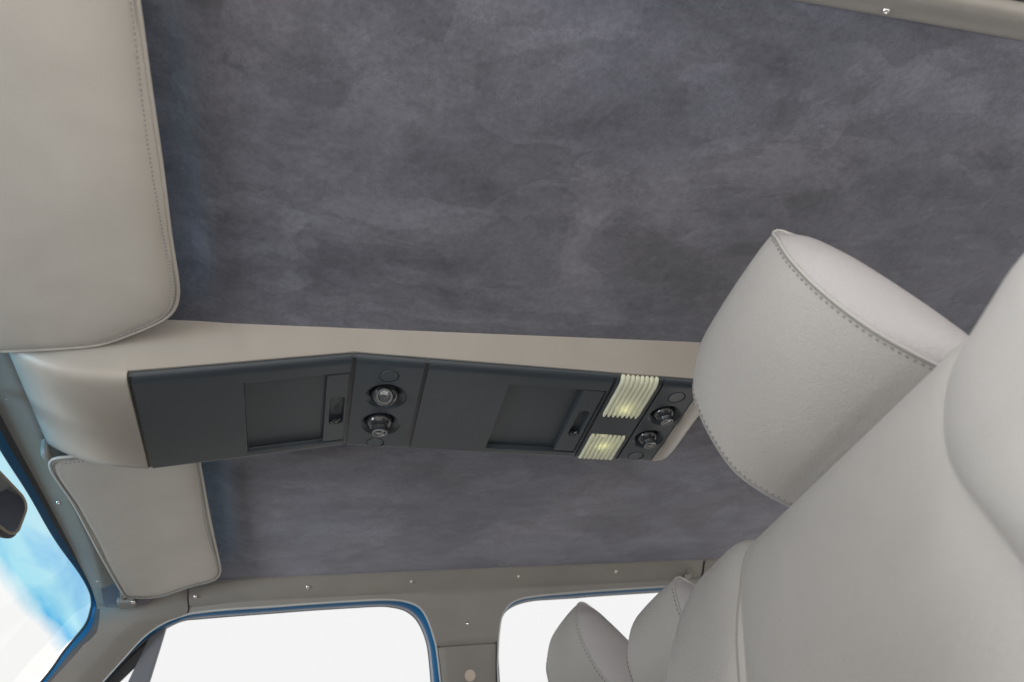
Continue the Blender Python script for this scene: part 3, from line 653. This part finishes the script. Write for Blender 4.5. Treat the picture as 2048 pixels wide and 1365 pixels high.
# ================================================================== rear-view mirror
mr = empty('rearview_mirror', (-.56, 1.35, .90), 'dark rear-view mirror cut off by the left picture edge, against the windshield', 'mirror')
wv = Vector((.33, .93, -.10)).normalized(); ev = Vector((-.505, 1.497, .756)); cc = ev - wv*.176
fr = frame(cc, wv, (.02, 0, 1.0))
outl = [(a*(1.0), b*(1.0-.22*abs(a)/.176)) for a, b in dense(rrect(.176, .056, .030, 8), .02)]
sgn = 1 if fr[3].dot(-cc) > 0 else -1
if sgn < 0: fr = (fr[0], fr[1], fr[2], -fr[3])
v, f = pillow(outl, fr, .007, .032, 12, 10, 4); mk('shell', v, f, 'rubber', mr, sharp=60)
io = [(a*.955, b*.86) for a, b in outl]
mk('bezel', *tube([fr[0]+fr[1]*a+fr[2]*b+fr[3]*.0072 for a, b in io], .0030, 8, True), 'bezel_warm', mr, sharp=60)
v = [fr[0]+fr[1]*a+fr[2]*b+fr[3]*.0082 for a, b in io]; mk('mirror_face', v, [tuple(range(len(v)))], 'mirror_glass', mr)
mk('stem', *tube(catmull([cc - fr[3]*.02, cc + Vector((-.05, 0, .07)), (-.585, 1.36, .945)], 12), .012, 10), 'rubber', mr)

# ================================================================== seats
def headrest(t, c, k=1.0, lm='seat_leather', sm='seat_leather_side_shade'):
    """leaf-shaped headrest, c = centre of its base line (x of front top, y centre, z top), k = size"""
    PR = [(.012, .006), (.000, -.004), (-.008, -.020), (-.014, -.050), (-.015, -.085), (-.008, -.130), (.009, -.180), (.036, -.228), (.074, -.270), (.112, -.300), (.150, -.320), (.178, -.31), (.176, -.26), (.156, -.20), (.128, -.145), (.096, -.095), (.066, -.052), (.042, -.018), (.026, .002)]
    pc = catmull([(x, 0, z) for x, z in PR], 96, True)
    X, Y, Z = c
    def hw(z): return (.150 + .045*min(1, max(0, -z)/.30) - .012*sstep(-.04, .01, z))*k
    zs = [p.z for p in pc]; xs_ = [p.x for p in pc]
    ts = [-1+2*j/28 for j in range(29)]
    rows = []
    for s in ts:
        r = []
        for p in pc:
            crown = .006*(1-s*s)*(1 if p.x < .07 else .3)
            fx = -crown if p.x < .10 else crown*.5
            corner = -.035*abs(s)**9 * sstep(-.10, .0, p.z)*(1 if s > 0 else .1)     # far top corner drops away
            hh = hw(p.z) if s < 0 else hw(p.z) - .046*k*sstep(-.19, -.34, p.z)
            r.append((X+(p.x+fx)*k, Y+s*hh, Z+(p.z+corner)*k))
        rows.append(r)
    v, f = grid(rows, True); mk('headrest', v, f, lm, t, sharp=70)
    for s, row in ((-1, rows[0]), (1, rows[-1])):
        # bulged side panel inside the seam line, built level by level between the front and back edges
        n = len(row); Rw = [Vector(p) for p in row]; it = max(range(n), key=lambda q: Rw[q].z); ib = min(range(n), key=lambda q: Rw[q].z)
        ch1 = [Rw[(it+q) % n] for q in range((ib-it) % n + 1)]; ch2 = [Rw[(it-q) % n] for q in range((it-ib) % n + 1)]
        def at(ch, z):
            for a, b_ in zip(ch, ch[1:]):
                if a.z >= z >= b_.z: return a.lerp(b_, (a.z-z)/max(1e-9, a.z-b_.z))
            return ch[-1]
        zt, zb = Rw[it].z, Rw[ib].z; R = []
        for q in range(37):
            u_ = .5-.5*math.cos(math.pi*q/36); z = zt+(zb-zt)*u_; a, b_ = at(ch1, z), at(ch2, z); wd = (b_-a).length
            amp = .022*k*min(1, wd/(.11*k))**.8*(1-(abs(2*u_-1))**6)
            R.append([a.lerp(b_, t_) + Vector((0, s*amp*(max(0, 4*t_*(1-t_)))**.6, 0)) for t_ in [.5-.5*math.cos(math.pi*m_/18) for m_ in range(19)]])
        v, f = grid(R); mk('headrest_side', v, f, sm, t, sharp=80)
        if s < 0: mk('headrest_piping', *tube([Vector(p)+Vector((-.001, s*.001, 0)) for p in row], .0022*k, 8, True), lm, t, sharp=70)
        inner = rows[1] if s < 0 else rows[-2]
        path = [Vector(a).lerp(Vector(b), .62) for a, b in zip(row, inner)][4:52]
        nr = Vector((-1, 0, -.25))
        v, f = stitches(path, nr, .0050*k, .0045*k, .0013*k, .0006); mk('headrest_stitching', v, f, 'thread', t, kind='stuff')
        mk('headrest_seam', *tube([Vector(a).lerp(Vector(b), .28)+Vector((-.0005, 0, 0)) for a, b in zip(row, inner)], .0010*k, 6, True), 'thread_dark', t, sharp=70)
    for yy in (-.06, .06):
        mk('headrest_post', *tube([(X+.13*k, Y+yy*k, Z-.30*k), (X+.10*k, Y+yy*k, Z-.52*k)], .010*k, 12), 'steel', t)
UPV = Vector((.27, 0, .963))
def cushion(t, name, y0, y1, top, bot, O, tf, tb, r, mat='seat_leather', lean=0, pf=4, extra=None):
    """one upholstered pad of a backrest; O = (x,z) of the top of the back plane"""
    cy_ = (y0+y1)/2; hw = (y1-y0)/2; h = (top-bot)/2
    out = dense(rrect(hw, h, min(r, hw*.98), 12), .025)
    up = UPV + Vector((0, lean, 0))
    o = Vector((O[0], cy_, O[1])) + up*((top+bot)/2); n = Vector((-UPV.z, 0, UPV.x)); ey = up.normalized(); ex = ey.cross(n).normalized(); fr = (o, ex, ey, n)
    v, f = pillow(out, fr, tf, tb, 22, pf, 4, extra); return mk(name, v, f, mat, t, sharp=80), fr
ds = empty('driver_seat', (.45, .77, -.6), 'light grey leather driver seat with tall headrest, filling the lower right', 'seat')
def ex_c(a, b, rho): return -.012*math.cos(min(1, abs(a)/.30)*math.pi/2)*min(1, (1-rho)*4)
bk, _ = cushion(ds, 'backrest', .44, 1.010, .010, -1.0, (.675, .420), .060, .10, .05, pf=6)
cushion(ds, 'bolster', .30, .575, .045, -.95, (.672, .420), .098, .09, .10, pf=2.6, lean=.38)
bo, _ = cushion(ds, 'bolster', .915, 1.245, .036, -.95, (.675, .420), .080, .09, .125, pf=3.2)
def seam(objs, parent, y, s0, s1, mat='thread_dark', r=.0016, lean=0):
    pts = []; bpy.context.view_layer.update()
    for k in range(60):
        sv = s0+(s1-s0)*k/59; o_ = Vector((.675, y+lean*sv, .42)) + UPV*sv + Vector((-UPV.z, 0, UPV.x))*.4; best = None
        for ob in objs:
            ok, loc, *_ = ob.ray_cast(V(o_-org(parent)), Vector((UPV.z, 0, -UPV.x)))
            if ok and (best is None or loc.x < best.x): best = loc
        if best is not None: pts.append(Vector(best)/S + org(parent))
    return mk('seam', *tube(pts, r, 6), mat, parent)
seam([bk, bo], ds, .952, -.02, -.85)
headrest(ds, (.640, .772, .752), 1.0)
mk('seat_base', *pillow(dense(rrect(.36, .40, .08, 8), .03), frame((.32, .77, -.48), (0, 1, 0), (-1, 0, .15)), .10, .08, 12, 6, 6), 'seat_leather', ds, sharp=80)
ps = empty('passenger_seat', (.50, 2.03, -.6), 'dark-shaded grey leather headrest of the front passenger seat against the side windows', 'seat')
cushion(ps, 'backrest', 1.72, 2.33, .010, -1.0, (.735, .370), .070, .10, .13)
headrest(ps, (.715, 2.035, .690), 1.0)
mk('seat_base', *pillow(dense(rrect(.36, .40, .08, 8), .03), frame((.38, 2.03, -.48), (0, 1, 0), (-1, 0, .15)), .10, .08, 12, 6, 6), 'seat_leather', ps, sharp=80)
ms = empty('middle_seat', (.55, 1.41, -.6), 'grey leather middle seat headrest with stitched seam, between the two front seats', 'seat')
cushion(ms, 'backrest', 1.20, 1.62, .010, -.85, (.78, .20), .045, .10, .10)
headrest(ms, (.695, 1.43, .512), .90)
mk('seat_base', *pillow(dense(rrect(.20, .40, .08, 8), .03), frame((.38, 1.41, -.50), (0, 1, 0), (-1, 0, .15)), .08, .08, 12, 6, 6), 'seat_leather', ms, sharp=80)
